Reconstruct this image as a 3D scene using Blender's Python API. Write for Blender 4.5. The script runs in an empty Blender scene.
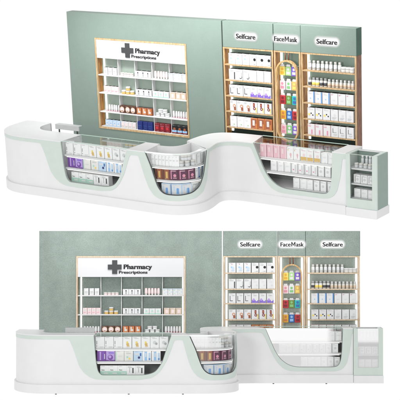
import bpy, bmesh, math, random
from mathutils import Matrix, Vector
random.seed(4)
S = bpy.context.scene
COL = S.collection
F_PX = 1469.79                     # focal length in 400ths of the picture

# ------------------------------------------------------------------ poses
def rot(cx, cy, cz):
    return Matrix.Rotation(cy, 3, 'Y') @ Matrix.Rotation(cx, 3, 'X') @ Matrix.Rotation(cz, 3, 'Z')
RA, TA = rot(0.26266, -0.03836, -0.60407), Vector((1.02053, 24.69531, 0.10441))
RB, TB = rot(-0.01944, 0, 0), Vector((1.05, 27.35094, -3.35514))
# world frame = frame of the lower display
M_B = Matrix.Identity(4)
M_A = (RB.transposed() @ RA).to_4x4()
M_A.translation = RB.transposed() @ (TA - TB)
cam_pos = -(RB.transposed() @ TB)
cam_rot = RB.transposed() @ Matrix.Rotation(math.radians(90), 3, 'X')

cam = bpy.data.cameras.new('camera'); cam.sensor_width = 36; cam.lens = 36 * F_PX / 400
cam.clip_end = 200; cam.clip_start = .5
co = bpy.data.objects.new('camera', cam); COL.objects.link(co)
mw = cam_rot.to_4x4(); mw.translation = cam_pos; co.matrix_world = mw
S.camera = co

# ------------------------------------------------------------------ materials
MATS = {}
def nodes(name):
    m = bpy.data.materials.new(name); m.use_nodes = True
    nt = m.node_tree; return m, nt, nt.nodes['Principled BSDF']
def N(nt, t, **kw):
    n = nt.nodes.new(t)
    for k, v in kw.items(): setattr(n, k, v)
    return n
def mat(name, col, rough=.45, spec=.5, noise=.0, nscale=30, bump=0, metal=0, var=None):
    if name in MATS: return MATS[name]
    m, nt, b = nodes(name)
    b.inputs['Base Color'].default_value = (*col, 1)
    b.inputs['Roughness'].default_value = rough
    b.inputs['Metallic'].default_value = metal
    b.inputs['Specular IOR Level'].default_value = spec
    if noise or bump:
        tc = N(nt, 'ShaderNodeTexCoord'); nz = N(nt, 'ShaderNodeTexNoise')
        nz.inputs['Scale'].default_value = nscale; nz.inputs['Detail'].default_value = 6
        nt.links.new(tc.outputs['Object'], nz.inputs['Vector'])
        if noise:
            mx = N(nt, 'ShaderNodeMix', data_type='RGBA')
            mx.inputs[6].default_value = (*[c * (1 - noise) for c in col], 1)
            mx.inputs[7].default_value = (*[min(1, c * (1 + noise)) for c in col], 1)
            mr = N(nt, 'ShaderNodeMapRange'); mr.inputs[1].default_value = .3; mr.inputs[2].default_value = .7
            nt.links.new(nz.outputs[0], mr.inputs[0]); nt.links.new(mr.outputs[0], mx.inputs[0])
            nt.links.new(mx.outputs[2], b.inputs['Base Color'])
        if bump:
            bp = N(nt, 'ShaderNodeBump'); bp.inputs['Strength'].default_value = bump; bp.inputs['Distance'].default_value = .01
            nt.links.new(nz.outputs[0], bp.inputs['Height']); nt.links.new(bp.outputs[0], b.inputs['Normal'])
    MATS[name] = m; return m
def emis(name, col, st):
    if name in MATS: return MATS[name]
    m = bpy.data.materials.new(name); m.use_nodes = True; nt = m.node_tree; nt.nodes.clear()
    e = N(nt, 'ShaderNodeEmission'); e.inputs[0].default_value = (*col, 1); e.inputs[1].default_value = st
    o = N(nt, 'ShaderNodeOutputMaterial'); nt.links.new(e.outputs[0], o.inputs[0]); MATS[name] = m; return m
def plaster(name, col, amount):
    """green lime plaster: cloudy patches, fine grain and a few scuffs"""
    m, nt, b = nodes(name)
    tc = N(nt, 'ShaderNodeTexCoord')
    def nz(scale, det, rg=.6):
        n = N(nt, 'ShaderNodeTexNoise'); n.inputs['Scale'].default_value = scale
        n.inputs['Detail'].default_value = det; n.inputs['Roughness'].default_value = rg
        nt.links.new(tc.outputs['Object'], n.inputs['Vector']); return n
    a, c = nz(2.6, 8, .75), nz(52, 5, .8)
    ad = N(nt, 'ShaderNodeMath', operation='MULTIPLY_ADD'); ad.inputs[1].default_value = .42
    sc = N(nt, 'ShaderNodeMath', operation='MULTIPLY'); sc.inputs[1].default_value = .58
    nt.links.new(c.outputs[0], sc.inputs[0]); nt.links.new(a.outputs[0], ad.inputs[0]); nt.links.new(sc.outputs[0], ad.inputs[2])
    cr = N(nt, 'ShaderNodeValToRGB'); e = cr.color_ramp.elements
    e[0].position = .36; e[1].position = .64
    e[0].color = (*[x * (1 - amount) for x in col], 1); e[1].color = (*[min(1, x * (1 + amount * 1.15)) for x in col], 1)
    nt.links.new(ad.outputs[0], cr.inputs[0]); nt.links.new(cr.outputs[0], b.inputs['Base Color'])
    b.inputs['Roughness'].default_value = .55
    bp = N(nt, 'ShaderNodeBump'); bp.inputs['Strength'].default_value = min(.5, amount * 1.2); bp.inputs['Distance'].default_value = .01
    nt.links.new(c.outputs[0], bp.inputs['Height']); nt.links.new(bp.outputs[0], b.inputs['Normal'])
    MATS[name] = m; return m
def wood(name, c1, c2, rough=.45):
    m, nt, b = nodes(name)
    tc = N(nt, 'ShaderNodeTexCoord'); mp = N(nt, 'ShaderNodeMapping')
    mp.inputs['Scale'].default_value = (14, 14, 2.2)
    nt.links.new(tc.outputs['Object'], mp.inputs[0])
    nz = N(nt, 'ShaderNodeTexNoise'); nz.inputs['Scale'].default_value = 2.5; nz.inputs['Detail'].default_value = 8; nz.inputs['Distortion'].default_value = 1.2
    nt.links.new(mp.outputs[0], nz.inputs['Vector'])
    cr = N(nt, 'ShaderNodeValToRGB'); e = cr.color_ramp.elements
    e[0].position = .35; e[1].position = .62; e[0].color = (*c1, 1); e[1].color = (*c2, 1)
    nt.links.new(nz.outputs[0], cr.inputs[0]); nt.links.new(cr.outputs[0], b.inputs['Base Color'])
    b.inputs['Roughness'].default_value = rough
    MATS[name] = m; return m
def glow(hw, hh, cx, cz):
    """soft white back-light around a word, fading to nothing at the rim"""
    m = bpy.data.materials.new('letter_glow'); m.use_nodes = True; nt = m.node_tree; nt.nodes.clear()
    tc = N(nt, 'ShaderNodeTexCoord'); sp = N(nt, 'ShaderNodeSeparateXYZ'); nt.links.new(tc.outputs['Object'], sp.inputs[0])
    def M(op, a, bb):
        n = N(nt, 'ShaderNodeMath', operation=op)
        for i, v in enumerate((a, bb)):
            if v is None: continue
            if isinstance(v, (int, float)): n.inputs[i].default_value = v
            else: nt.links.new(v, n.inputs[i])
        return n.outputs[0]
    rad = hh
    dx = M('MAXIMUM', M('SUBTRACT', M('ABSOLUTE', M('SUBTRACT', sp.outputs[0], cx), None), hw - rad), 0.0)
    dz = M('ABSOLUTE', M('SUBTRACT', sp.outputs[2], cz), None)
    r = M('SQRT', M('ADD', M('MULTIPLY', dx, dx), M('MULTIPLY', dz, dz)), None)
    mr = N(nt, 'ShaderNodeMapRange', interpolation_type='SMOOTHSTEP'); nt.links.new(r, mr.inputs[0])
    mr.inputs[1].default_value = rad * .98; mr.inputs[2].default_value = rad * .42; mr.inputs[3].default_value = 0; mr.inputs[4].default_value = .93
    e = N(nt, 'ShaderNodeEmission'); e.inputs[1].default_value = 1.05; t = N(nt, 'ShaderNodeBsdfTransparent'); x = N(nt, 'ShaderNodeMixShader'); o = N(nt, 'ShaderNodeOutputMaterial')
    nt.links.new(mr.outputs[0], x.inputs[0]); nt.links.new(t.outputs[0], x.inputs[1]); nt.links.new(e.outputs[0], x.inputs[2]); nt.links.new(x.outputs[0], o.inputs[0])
    return m
def glass(name, veil=None):
    """thin clear pane; veil=(x0,x1,top,low) paints bright lamp glare into the pane, fading out between x0 and x1"""
    m = bpy.data.materials.new(name); m.use_nodes = True; nt = m.node_tree; nt.nodes.clear()
    tr = N(nt, 'ShaderNodeBsdfTransparent'); tr.inputs[0].default_value = (.985, .995, .99, 1)
    gl = N(nt, 'ShaderNodeBsdfGlossy'); gl.inputs['Roughness'].default_value = .03
    gl.inputs['Color'].default_value = (1, 1, 1, 1)
    lw = N(nt, 'ShaderNodeFresnel'); lw.inputs[0].default_value = 1.33
    mix = N(nt, 'ShaderNodeMixShader'); out = N(nt, 'ShaderNodeOutputMaterial')
    nt.links.new(tr.outputs[0], mix.inputs[1]); nt.links.new(gl.outputs[0], mix.inputs[2]); nt.links.new(mix.outputs[0], out.inputs[0])
    fac = lw.outputs[0]
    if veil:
        x0, x1, top, low, zs = veil  # fixed mask: the glare is painted into the pane
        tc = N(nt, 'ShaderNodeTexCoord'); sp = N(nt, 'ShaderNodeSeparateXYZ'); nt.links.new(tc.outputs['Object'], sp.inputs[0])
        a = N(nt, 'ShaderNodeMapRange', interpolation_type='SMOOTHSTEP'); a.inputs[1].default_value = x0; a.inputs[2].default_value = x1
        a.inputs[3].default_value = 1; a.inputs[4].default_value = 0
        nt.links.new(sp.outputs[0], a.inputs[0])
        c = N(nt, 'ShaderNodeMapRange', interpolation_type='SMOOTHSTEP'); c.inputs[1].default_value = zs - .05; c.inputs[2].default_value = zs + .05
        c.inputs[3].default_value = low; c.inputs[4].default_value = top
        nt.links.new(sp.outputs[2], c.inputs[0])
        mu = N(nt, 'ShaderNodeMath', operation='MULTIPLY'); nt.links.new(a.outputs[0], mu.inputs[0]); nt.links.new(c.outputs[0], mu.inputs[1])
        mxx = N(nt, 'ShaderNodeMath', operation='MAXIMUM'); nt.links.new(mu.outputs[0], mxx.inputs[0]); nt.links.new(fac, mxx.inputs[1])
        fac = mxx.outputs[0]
    nt.links.new(fac, mix.inputs[0])
    MATS[name] = m; return m

WHITE = mat('white_laminate', (.675, .675, .68), .36, .4, noise=.015, nscale=5)
SHELFW = mat('white_shelf', (.70, .70, .70), .4, .4)
MINT = mat('mint_laminate', (.52, .585, .545), .4, .4, noise=.02, nscale=8)
MINTSHADE = mat('mint_side_shade', (.25, .325, .285), .5, .3, noise=.03, nscale=8)  # darker mint copy, shade of the unlit side put into the colour
GREENPLAIN = mat('green_back_board', (.34, .415, .355), .5, .4, noise=.08, nscale=5)
GREENMID = mat('green_shelf_back', (.24, .32, .26), .5, .4, noise=.1, nscale=5)
PALEBACK = plaster('pale_shelf_back', (.36, .42, .375), .22)
GREENSHADE = mat('green_side_shade', (.06, .11, .085), .6, .2, noise=.05, nscale=6)  # wall green with the shade of the header's end painted in
OAK = wood('light_oak', (.42, .26, .115), (.58, .42, .24))
OAKPALE = wood('pale_oak', (.54, .40, .26), (.70, .57, .42))
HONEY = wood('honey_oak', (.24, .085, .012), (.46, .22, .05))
WOODSHADE = wood('wood_side_shade', (.10, .035, .015), (.22, .09, .04))  # dark brown, shade of the upper units' unlit right sides put into the wood
LED = emis('led_strip', (1, .985, .95), 1.5)
FILLSTRIP = emis('added_fill_strip', (1, .98, .95), 1.4)  # added glow with no lamp behind it, brightens goods in the counter windows
HALO = emis('halo_light', (1, 1, 1), 1.15)
BLACK = mat('black_letters', (.012, .012, .014), .5)
CHAR = mat('charcoal', (.04, .042, .045), .5)
BINSHADE = mat('bin_back_shade', (.16, .165, .165), .5)  # shade behind the counter goods put into the panel colour
GASKET = mat('grey_gasket', (.22, .24, .235), .6)
GREY = mat('grey_metal', (.45, .46, .46), .35, .5, noise=.05, nscale=8)
LOWSHADE = mat('lower_bay_shade', (.03, .045, .038), .8, .1)  # near-black, the shade of the lower bay put into the colour
BRONZE = mat('bronze_fitting', (.16, .06, .03), .4, .5)
BRASS = wood('golden_wood', (.42, .25, .09), (.66, .45, .22), .35)
GLASS = glass('clear_glass')
PAL = {
 'white': (.70, .70, .705), 'bright': (.84, .84, .84), 'brightoff': (.76, .75, .72), 'offwhite': (.64, .62, .59), 'beige': (.66, .52, .40), 'pink': (.78, .50, .56), 'palepink': (.80, .66, .66),
 'rose': (.70, .28, .38), 'blue': (.12, .30, .62), 'paleblue': (.50, .64, .80), 'sky': (.30, .52, .80), 'navy': (.012, .025, .16),
 'red': (.50, .03, .04), 'darkred': (.20, .012, .02), 'orange': (.58, .20, .06), 'rust': (.30, .09, .04), 'brown': (.10, .035, .02),
 'black': (.012, .012, .014), 'grey': (.38, .39, .40), 'dark': (.07, .07, .08), 'gold': (.66, .44, .14), 'yellow': (.82, .66, .16),
 'amber': (.74, .42, .04), 'green': (.22, .52, .20), 'mintp': (.42, .66, .55), 'lime': (.40, .66, .26), 'olive': (.16, .24, .04),
 'teal': (.02, .45, .47), 'purple': (.17, .04, .33), 'violet': (.22, .12, .58), 'lilac': (.45, .32, .68), 'magenta': (.11, .025, .07),
 'cobalt': (.04, .14, .42), 'lightgrey': (.62, .63, .64)}
def C(k): return mat('print_' + k, PAL[k], .42, .45)

# ------------------------------------------------------------------ mesh helpers
class MB:
    def __init__(s): s.bm = bmesh.new(); s.mats = []
    def mi(s, m):
        if m not in s.mats: s.mats.append(m)
        return s.mats.index(m)
    def quad(s, pts, m, smooth=False):
        f = s.bm.faces.new([s.bm.verts.new(p) for p in pts]); f.material_index = s.mi(m); f.smooth = smooth; return f
    def box(s, x0, x1, y0, y1, z0, z1, m, bev=0):
        g = bmesh.ops.create_cube(s.bm, size=1)
        for v in g['verts']:
            v.co = Vector(((x0 + x1) / 2 + v.co.x * (x1 - x0), (y0 + y1) / 2 + v.co.y * (y1 - y0), (z0 + z1) / 2 + v.co.z * (z1 - z0)))
        fs = {f for v in g['verts'] for f in v.link_faces}
        k = s.mi(m)
        for f in fs: f.material_index = k
        if bev:
            es = {e for f in fs for e in f.edges}
            r = bmesh.ops.bevel(s.bm, geom=list(es), offset=bev, segments=1, affect='EDGES')
            for f in r['faces']: f.material_index = k
    def lathe(s, cx, cy, prof, m, seg=14, sy=1.):
        k = s.mi(m); rings = []
        for r, z in prof:
            rings.append([s.bm.verts.new((cx + r * math.cos(2 * math.pi * i / seg), cy + r * sy * math.sin(2 * math.pi * i / seg), z)) for i in range(seg)])
        for a, b in zip(rings, rings[1:]):
            for i in range(seg):
                f = s.bm.faces.new((a[i], a[(i + 1) % seg], b[(i + 1) % seg], b[i])); f.material_index = k; f.smooth = True
        for q, rv in ((rings[0], True), (rings[-1], False)):
            f = s.bm.faces.new(list(reversed(q)) if rv else q); f.material_index = k
    def disc(s, cx, y, cz, rx, rz, m, seg=14):
        s.bm.faces.new([s.bm.verts.new((cx + rx * math.cos(-2 * math.pi * i / seg), y, cz + rz * math.sin(-2 * math.pi * i / seg))) for i in range(seg)]).material_index = s.mi(m)
    def build(s, name, parent=None, off=(0, 0, 0), M=None, weld=False):
        if weld: bmesh.ops.remove_doubles(s.bm, verts=s.bm.verts, dist=1e-5)
        bmesh.ops.recalc_face_normals(s.bm, faces=s.bm.faces)
        me = bpy.data.meshes.new(name); s.bm.to_mesh(me); s.bm.free()
        for m in s.mats: me.materials.append(m)
        if any(off): me.transform(Matrix.Translation(-Vector(off)))
        o = bpy.data.objects.new(name, me); COL.objects.link(o)
        if parent: o.parent = parent
        elif M is not None: o.matrix_world = M
        return o
def thing(name, M, loc, label, cat, group=None):
    o = bpy.data.objects.new(name, None); COL.objects.link(o); o.empty_display_size = .1
    o.matrix_world = M @ Matrix.Translation(loc); o['label'] = label; o['category'] = cat
    if group: o['group'] = group
    o['_l'] = list(loc); return o
def part(name, mb, t, weld=False): return mb.build(name, t, tuple(t['_l']), weld=weld)
def box_part(name, t, dims, m, bev=.003, parent=None):
    b = MB(); b.box(*dims, m, bev); o = b.build(name, parent or t, tuple(t['_l'])); return o
def holed(b, X, Z, H, y0, y1, m):
    """slab with a rectangular hole"""
    x0, x1 = X; z0, z1 = Z; a0, a1, c0, c1 = H
    k = b.mi(m)
    def ring(y): return [[b.bm.verts.new((x, y, z)) for x, z in q] for q in (((x0, z0), (x1, z0), (x1, z1), (x0, z1)), ((a0, c0), (a1, c0), (a1, c1), (a0, c1)))]
    F, B = ring(y0), ring(y1)
    for i in range(4):
        j = (i + 1) % 4
        for q in ((F[0][i], F[0][j], F[1][j], F[1][i]), (B[0][i], B[1][i], B[1][j], B[0][j]), (F[0][i], B[0][i], B[0][j], F[0][j]), (F[1][i], F[1][j], B[1][j], B[1][i])):
            b.bm.faces.new(q).material_index = k
def lettering(txt, t, name, x, z, width, y, m, h=None, off=0.0, depth=.004, align='CENTER', bold=.006):
    cu = bpy.data.curves.new('tmp', 'FONT'); cu.body = txt; cu.size = 1; cu.offset = off; cu.align_x = 'LEFT'; cu.extrude = 0; cu.resolution_u = 4
    cu.space_character = 1.04
    o = bpy.data.objects.new('tmp', cu); COL.objects.link(o)
    dg = bpy.context.evaluated_depsgraph_get(); dg.update()
    me = bpy.data.meshes.new_from_object(o.evaluated_get(dg)); bpy.data.objects.remove(o)
    if not len(me.vertices): raise RuntimeError('no glyphs')
    xs = [v.co.x for v in me.vertices]; w = max(xs) - min(xs); sc = width / w
    hs = (h / .73 if h else sc)
    x_0 = x - width / 2 if align == 'CENTER' else x
    for v in me.vertices:
        v.co = Vector((x_0 + (v.co.x - min(xs)) * sc, y, z + v.co.y * hs))
    me.name = name; me.materials.clear(); me.materials.append(m)
    bm = bmesh.new(); bm.from_mesh(me)
    dup = bmesh.ops.duplicate(bm, geom=list(bm.verts) + list(bm.edges) + list(bm.faces))
    for v in [g for g in dup['geom'] if isinstance(g, bmesh.types.BMVert)]: v.co.x += bold; v.co.y -= .0007
    r = bmesh.ops.extrude_face_region(bm, geom=list(bm.faces))
    for v in [g for g in r['geom'] if isinstance(g, bmesh.types.BMVert)]: v.co.y -= depth
    bmesh.ops.recalc_face_normals(bm, faces=bm.faces); bm.to_mesh(me); bm.free()
    me.transform(Matrix.Translation(-Vector(t['_l'])))
    ob = bpy.data.objects.new(name, me); COL.objects.link(ob); ob.parent = t
    return ob

# ------------------------------------------------------------------ products (front faces -Y, origin at base)
PROTO = {}
def carton(key, w, d, h, base, prints=(), name='medicine_carton', bev=.004):
    b = MB(); b.box(-w / 2, w / 2, -d / 2, d / 2, 0, h, C(base), bev)
    if key[:2] in ('s_', 'p_') and base not in ('navy', 'darkred', 'black', 'brown'):
        k = b.mi(mat('carton_top_shade', (.035, .04, .038), .6))  # shade above the packs painted onto their top faces
        for f in b.bm.faces:
            if f.calc_center_median().z > h - 1e-4: f.material_index = k
    y = -d / 2 - .0015
    for p in prints:
        if p[0] == 'r':
            _, cx, cz, pw, ph, c = p
            X0, X1, Z0, Z1 = (cx - pw / 2) * w - 0, (cx + pw / 2) * w, (cz - ph / 2) * h, (cz + ph / 2) * h
            b.quad([(X0, y, Z0), (X1, y, Z0), (X1, y, Z1), (X0, y, Z1)], C(c))
        elif p[0] == 'd':
            _, cx, cz, r, c = p; b.disc(cx * w, y, cz * h, r * w, r * w, C(c))
        elif p[0] == 'l':                   # small print lines
            _, cx, cz, pw, n, c = p
            for i in range(n):
                l = pw * (1 - .25 * ((i * 7) % 3) / 2)
                zz = (cz - i * .07) * h
                b.quad([((cx - pw / 2) * w, y, zz), ((cx - pw / 2 + l) * w, y, zz), ((cx - pw / 2 + l) * w, y, zz + .022 * h), ((cx - pw / 2) * w, y, zz + .022 * h)], C(c))
        y -= .0008
    if base not in ('navy', 'magenta', 'purple'):        # small print along the foot and up one edge
        ink = C('lightgrey' if base in ('white', 'offwhite', 'palepink', 'bright', 'brightoff') else 'offwhite'); rg = random.Random(key)
        for i in range(3):
            cx = rg.uniform(-.3, .1); ww = rg.uniform(.12, .3); zz = h * (.05 + .035 * i)
            b.quad([(cx * w, y, zz), ((cx + ww) * w, y, zz), ((cx + ww) * w, y, zz + .012 * h), (cx * w, y, zz + .012 * h)], ink)
        zz = h * rg.uniform(.9, .94); b.quad([(-.38 * w, y, zz), (rg.uniform(-.1, .1) * w, y, zz), (0, y, zz + .02 * h), (-.38 * w, y, zz + .02 * h)], C('grey'))
    return b, name
def bottle(key, r, h, base, cap, band=None, name='cosmetic_bottle'):
    b = MB()
    b.lathe(0, 0, [(r * .9, 0), (r, h * .04), (r, h * .66), (r * .8, h * .71), (r * .6, h * .73)], C(base))
    b.lathe(0, 0, [(r * .74, h * .73), (r * .72, h * .98), (r * .6, h)], C(cap))
    if band: b.lathe(0, 0, [(r * 1.03, h * .15), (r * 1.03, h * .48)], C(band))
    return b, name
def jar(key, r, h, base, cap, name='cream_jar'):
    b = MB()
    b.lathe(0, 0, [(r * .9, 0), (r, h * .06), (r, h * .58), (r * .93, h * .6)], C(base))
    b.lathe(0, 0, [(r * 1.04, h * .62), (r * 1.04, h * .95), (r * .95, h)], C(cap))
    return b, name
def tube(key, r, h, base, cap, name='cream_tube'):
    b = MB()
    b.lathe(0, 0, [(r * .75, 0), (r * .75, h * .2)], C(cap))
    b.lathe(0, 0, [(r * .9, h * .2), (r, h * .3), (r, h * .6), (r * .8, h * .99), (r * .8, h)], C(base), sy=.75)
    return b, name
def pouch(key, w, h, base, acc, name='face_mask_pack'):
    b = MB()
    b.box(-w / 2, w / 2, -.012, .012, 0, h * .8, C(base), .005)
    b.box(-w * .32, w * .32, -.006, .006, h * .86, h, C('white'), .002)      # hang tab
    b.box(-w * .36, w * .36, -.003, .003, h * .79, h * .87, C('white'), 0)
    b.quad([(-w * .3, -.0135, h * .12), (w * .3, -.0135, h * .12), (w * .3, -.0135, h * .36), (-w * .3, -.0135, h * .36)], C(acc))
    b.disc(0, -.0137, h * .57, w * .22, w * .22, C(acc))
    return b, name
KINDS = {}
def define(key, fn, *a, **k): KINDS[key] = (fn, a, k)
def put(M, key, x, y, z, label, cat, group, rz=0, sc=1.0):
    if key not in PROTO:
        fn, a, k = KINDS[key]; b, name = fn(key, *a, **k)
        o = b.build(name); PROTO[key] = o
    else:
        o = PROTO[key].copy(); COL.objects.link(o)
    o.matrix_world = M @ Matrix.Translation((x, y + random.uniform(-.006, .006), z)) @ Matrix.Rotation(rz + random.gauss(0, .025), 4, 'Z') @ Matrix.Scale(sc, 4)
    o['label'] = label; o['category'] = cat; o['group'] = group
    return o
R, D, L = 'r', 'd', 'l'
# prescriptions niche
define('p_white', carton, .085, .07, .13, 'white', [(R, 0, .5, .6, .06, 'grey'), (L, 0, .35, .6, 2, 'grey')])
define('p_jar', jar, .034, .055, 'palepink', 'offwhite')
define('p_whitefig', carton, .108, .08, .115, 'white', [(R, .05, .42, .25, .5, 'grey'), (D, .05, .72, .12, 'dark'), (R, 0, .08, .9, .05, 'grey')])
define('p_slim', tube, .026, .13, 'palepink', 'offwhite')
define('p_dots', carton, .09, .08, .125, 'white', [(D, -.2, .7, .12, 'mintp'), (D, .22, .5, .12, 'paleblue'), (D, -.15, .3, .1, 'mintp'), (R, 0, .93, 1, .08, 'paleblue')])
define('p_pinkpat', carton, .078, .07, .12, 'palepink', [(D, 0, .65, .25, 'offwhite'), (L, 0, .35, .7, 3, 'rose')])
define('p_roundjar', jar, .04, .065, 'gold', 'white')
define('p_whitejar', jar, .043, .062, 'white', 'white')
define('p_mint', carton, .105, .08, .11, 'white', [(R, 0, .12, 1, .18, 'mintp'), (D, 0, .6, .17, 'mintp'), (L, 0, .38, .5, 1, 'grey')])
define('p_beige', carton, .105, .08, .12, 'beige', [(R, 0, .45, .5, .55, 'palepink'), (R, 0, .93, 1, .07, 'white')])
define('p_brownface', carton, .115, .08, .13, 'brown', [(D, 0, .5, .43, 'beige'), (D, 0, .5, .3, 'palepink'), (R, 0, .3, .3, .08, 'rust')])
define('p_orangefig', carton, .11, .08, .13, 'rust', [(R, 0, .5, .8, .8, 'orange'), (R, -.08, .55, .22, .6, 'offwhite'), (D, .12, .4, .18, 'offwhite')])
define('p_slimtube', tube, .022, .12, 'white', 'pink')
define('p_bluebox', carton, .08, .07, .12, 'paleblue', [(R, 0, .45, .6, .5, 'white'), (D, 0, .5, .2, 'sky')])
define('p_whitepink', carton, .078, .07, .12, 'white', [(R, 0, .5, .5, .6, 'palepink'), (L, 0, .3, .7, 2, 'grey')])
define('p_navy', carton, .105, .08, .15, 'navy', [(R, 0, .5, .7, .03, 'cobalt'), (R, 0, .25, .4, .03, 'cobalt')])
define('p_darkred', carton, .105, .08, .15, 'darkred', [(R, 0, .45, .5, .3, 'red'), (R, 0, .7, .7, .03, 'rose')])
define('p_blackpic', carton, .105, .08, .15, 'black', [(R, 0, .3, .9, .25, 'sky'), (D, 0, .55, .25, 'rust'), (R, 0, .12, .9, .06, 'red')])
# selfcare cartons
cw, cd, ch = .132, .10, .185
def sc(key, base, pr, h=ch, w=cw): define(key, carton, w, cd, h, base, pr, name='skincare_carton')
sc('s_flower', 'white', [(D, .12, .45, .2, 'paleblue'), (D, -.1, .55, .11, 'sky'), (R, -.05, .85, .1, .05, 'red'), (L, .1, .25, .5, 2, 'sky')])
sc('s_blackdot', 'white', [(D, .28, .55, .19, 'black'), (L, -.1, .8, .5, 2, 'grey'), (R, .25, .14, .3, .05, 'grey')])
sc('s_darkstrip', 'white', [(R, .32, .4, .16, .65, 'dark'), (L, -.1, .85, .6, 2, 'grey')])
sc('s_swirl', 'white', [(D, .25, .3, .22, 'dark'), (D, .2, .36, .2, 'white'), (R, .38, .45, .06, .6, 'grey'), (L, -.1, .85, .6, 2, 'grey')])
sc('s_plain', 'white', [(L, 0, .72, .5, 2, 'lightgrey'), (D, .2, .35, .12, 'lightgrey')])
sc('s_lmark', 'white', [(R, -.3, .5, .08, .5, 'dark'), (R, -.12, .24, .4, .06, 'dark'), (L, .15, .8, .4, 2, 'grey')])
sc('s_purple', 'white', [(R, 0, .17, .9, .28, 'violet'), (D, -.2, .36, .17, 'lilac'), (D, .2, .3, .15, 'white'), (L, 0, .8, .5, 2, 'grey')])
sc('s_orange', 'white', [(D, .2, .5, .22, 'orange'), (D, .2, .5, .13, 'offwhite'), (R, .28, .25, .3, .3, 'rust'), (L, -.2, .85, .4, 2, 'grey')])
sc('s_redsix', 'white', [(D, .1, .42, .2, 'darkred'), (D, .1, .42, .09, 'offwhite'), (R, .05, .75, .25, .35, 'darkred'), (R, .05, .75, .1, .2, 'orange'), (R, .38, .3, .14, .45, 'yellow')])
sc('s_greendot', 'white', [(D, .1, .25, .07, 'green'), (L, -.1, .7, .4, 2, 'lightgrey')])
sc('s_caramel', 'orange', [(R, 0, .5, .8, .8, 'rust'), (R, -.05, .55, .35, .5, 'offwhite'), (R, .3, .3, .2, .4, 'orange')])
sc('s_blueedge', 'white', [(R, .42, .5, .16, 1, 'blue'), (D, -.05, .4, .08, 'sky'), (L, -.1, .8, .5, 1, 'grey')])
sc('s_redtab', 'white', [(R, -.3, .85, .18, .06, 'rose'), (L, 0, .4, .4, 2, 'lightgrey')])
sc('s_twodots', 'white', [(D, .02, .5, .09, 'black'), (D, .25, .35, .09, 'black'), (D, -.25, .4, .14, 'yellow'), (L, 0, .85, .6, 1, 'grey')])
sc('s_greyfig', 'white', [(D, .05, .5, .16, 'lightgrey'), (L, 0, .3, .6, 3, 'grey')])
sc('s_pinkmark', 'palepink', [(R, 0, .52, .86, .86, 'white'), (R, .1, .3, .2, .4, 'rose'), (R, -.2, .8, .4, .06, 'rose')])
sc('s_greyl', 'white', [(R, .0, .42, .5, .06, 'grey'), (R, -.22, .6, .06, .4, 'dark'), (L, .1, .25, .5, 2, 'grey')])
define('b_white', bottle, .03, .155, 'white', 'offwhite', 'lightgrey')
define('j_squat', jar, .045, .085, 'offwhite', 'white')
define('b_yellow', bottle, .033, .145, 'white', 'grey', 'yellow')
define('b_black', bottle, .031, .145, 'offwhite', 'grey', 'dark')
define('b_beige', bottle, .029, .135, 'offwhite', 'lightgrey', 'beige')
define('j_dome', jar, .05, .12, 'grey', 'dark', name='domed_jar')
for k, a, c in (('yellow', 'amber', 0), ('lime', 'white', 0), ('violet', 'white', 0), ('palepink', 'rose', 0), ('white', 'green', 1), ('gold', 'yellow', 0), ('red', 'darkred', 0), ('olive', 'green', 0), ('teal', 'cobalt', 0), ('amber', 'orange', 0), ('cobalt', 'sky', 0), ('pink', 'rose', 0), ('green', 'white', 0)):
    define('m_' + k, pouch, .105, .185, k, a)
# counter contents
def cc(key, base, pr, w=.152, h=.195, d=.12, name='counter_carton'):
    base = {'white': 'bright', 'offwhite': 'brightoff'}.get(base, base); define(key, carton, w, d, h, base, pr, name=name)
cc('c_mark', 'white', [(R, -.36, .5, .05, .3, 'dark'), (R, .2, .12, .4, .03, 'grey'), (R, -.36, .2, .06, .08, 'dark')])
cc('c_gold', 'white', [(D, .05, .35, .17, 'gold'), (D, 0, .52, .12, 'yellow'), (R, .1, .2, .3, .1, 'gold'), (L, 0, .85, .5, 1, 'grey')])
cc('c_circ', 'white', [(D, 0, .5, .2, 'lightgrey'), (D, .18, .4, .14, 'grey'), (L, 0, .85, .5, 1, 'grey')])
cc('c_purple1', 'purple', [(R, -.12, .5, .18, .8, 'lilac'), (R, .2, .5, .08, .7, 'violet'), (R, .36, .45, .08, .5, 'white')], h=.175)
cc('c_purple2', 'lilac', [(D, 0, .36, .3, 'purple'), (D, -.05, .42, .17, 'lilac'), (R, .1, .8, .6, .12, 'violet'), (R, 0, .06, 1, .1, 'purple')], h=.175)
cc('c_pale', 'offwhite', [(R, -.4, .5, .1, .9, 'mintp'), (L, .05, .5, .5, 2, 'lightgrey')], h=.17)
cc('c_spot', 'offwhite', [(D, .1, .25, .12, 'yellow'), (D, -.15, .4, .12, 'mintp'), (L, 0, .8, .6, 2, 'grey')], h=.17)
cc('c_bluefig', 'paleblue', [(D, .12, .35, .14, 'navy'), (R, -.1, .7, .5, .14, 'white'), (R, .3, .65, .16, .3, 'cobalt')], h=.17)
cc('c_bluestripe', 'white', [(R, -.12, .5, .28, .9, 'sky'), (R, .3, .55, .22, .6, 'paleblue'), (R, -.12, .6, .14, .4, 'white'), (R, .3, .2, .2, .2, 'blue')], h=.17)
cc('c_greenbot', 'white', [(R, 0, .22, 1, .42, 'mintp'), (R, .15, .22, .5, .12, 'white'), (D, -.3, .58, .05, 'green'), (R, -.15, .55, .3, .05, 'dark')], h=.165)
cc('c_darkbar', 'white', [(R, .22, .5, .16, .55, 'dark'), (R, -.15, .55, .06, .5, 'grey'), (L, -.1, .85, .5, 2, 'grey')], h=.165)
cc('c_slimwhite', 'white', [(L, 0, .6, .6, 2, 'grey')], w=.062, h=.17, d=.07)
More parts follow.
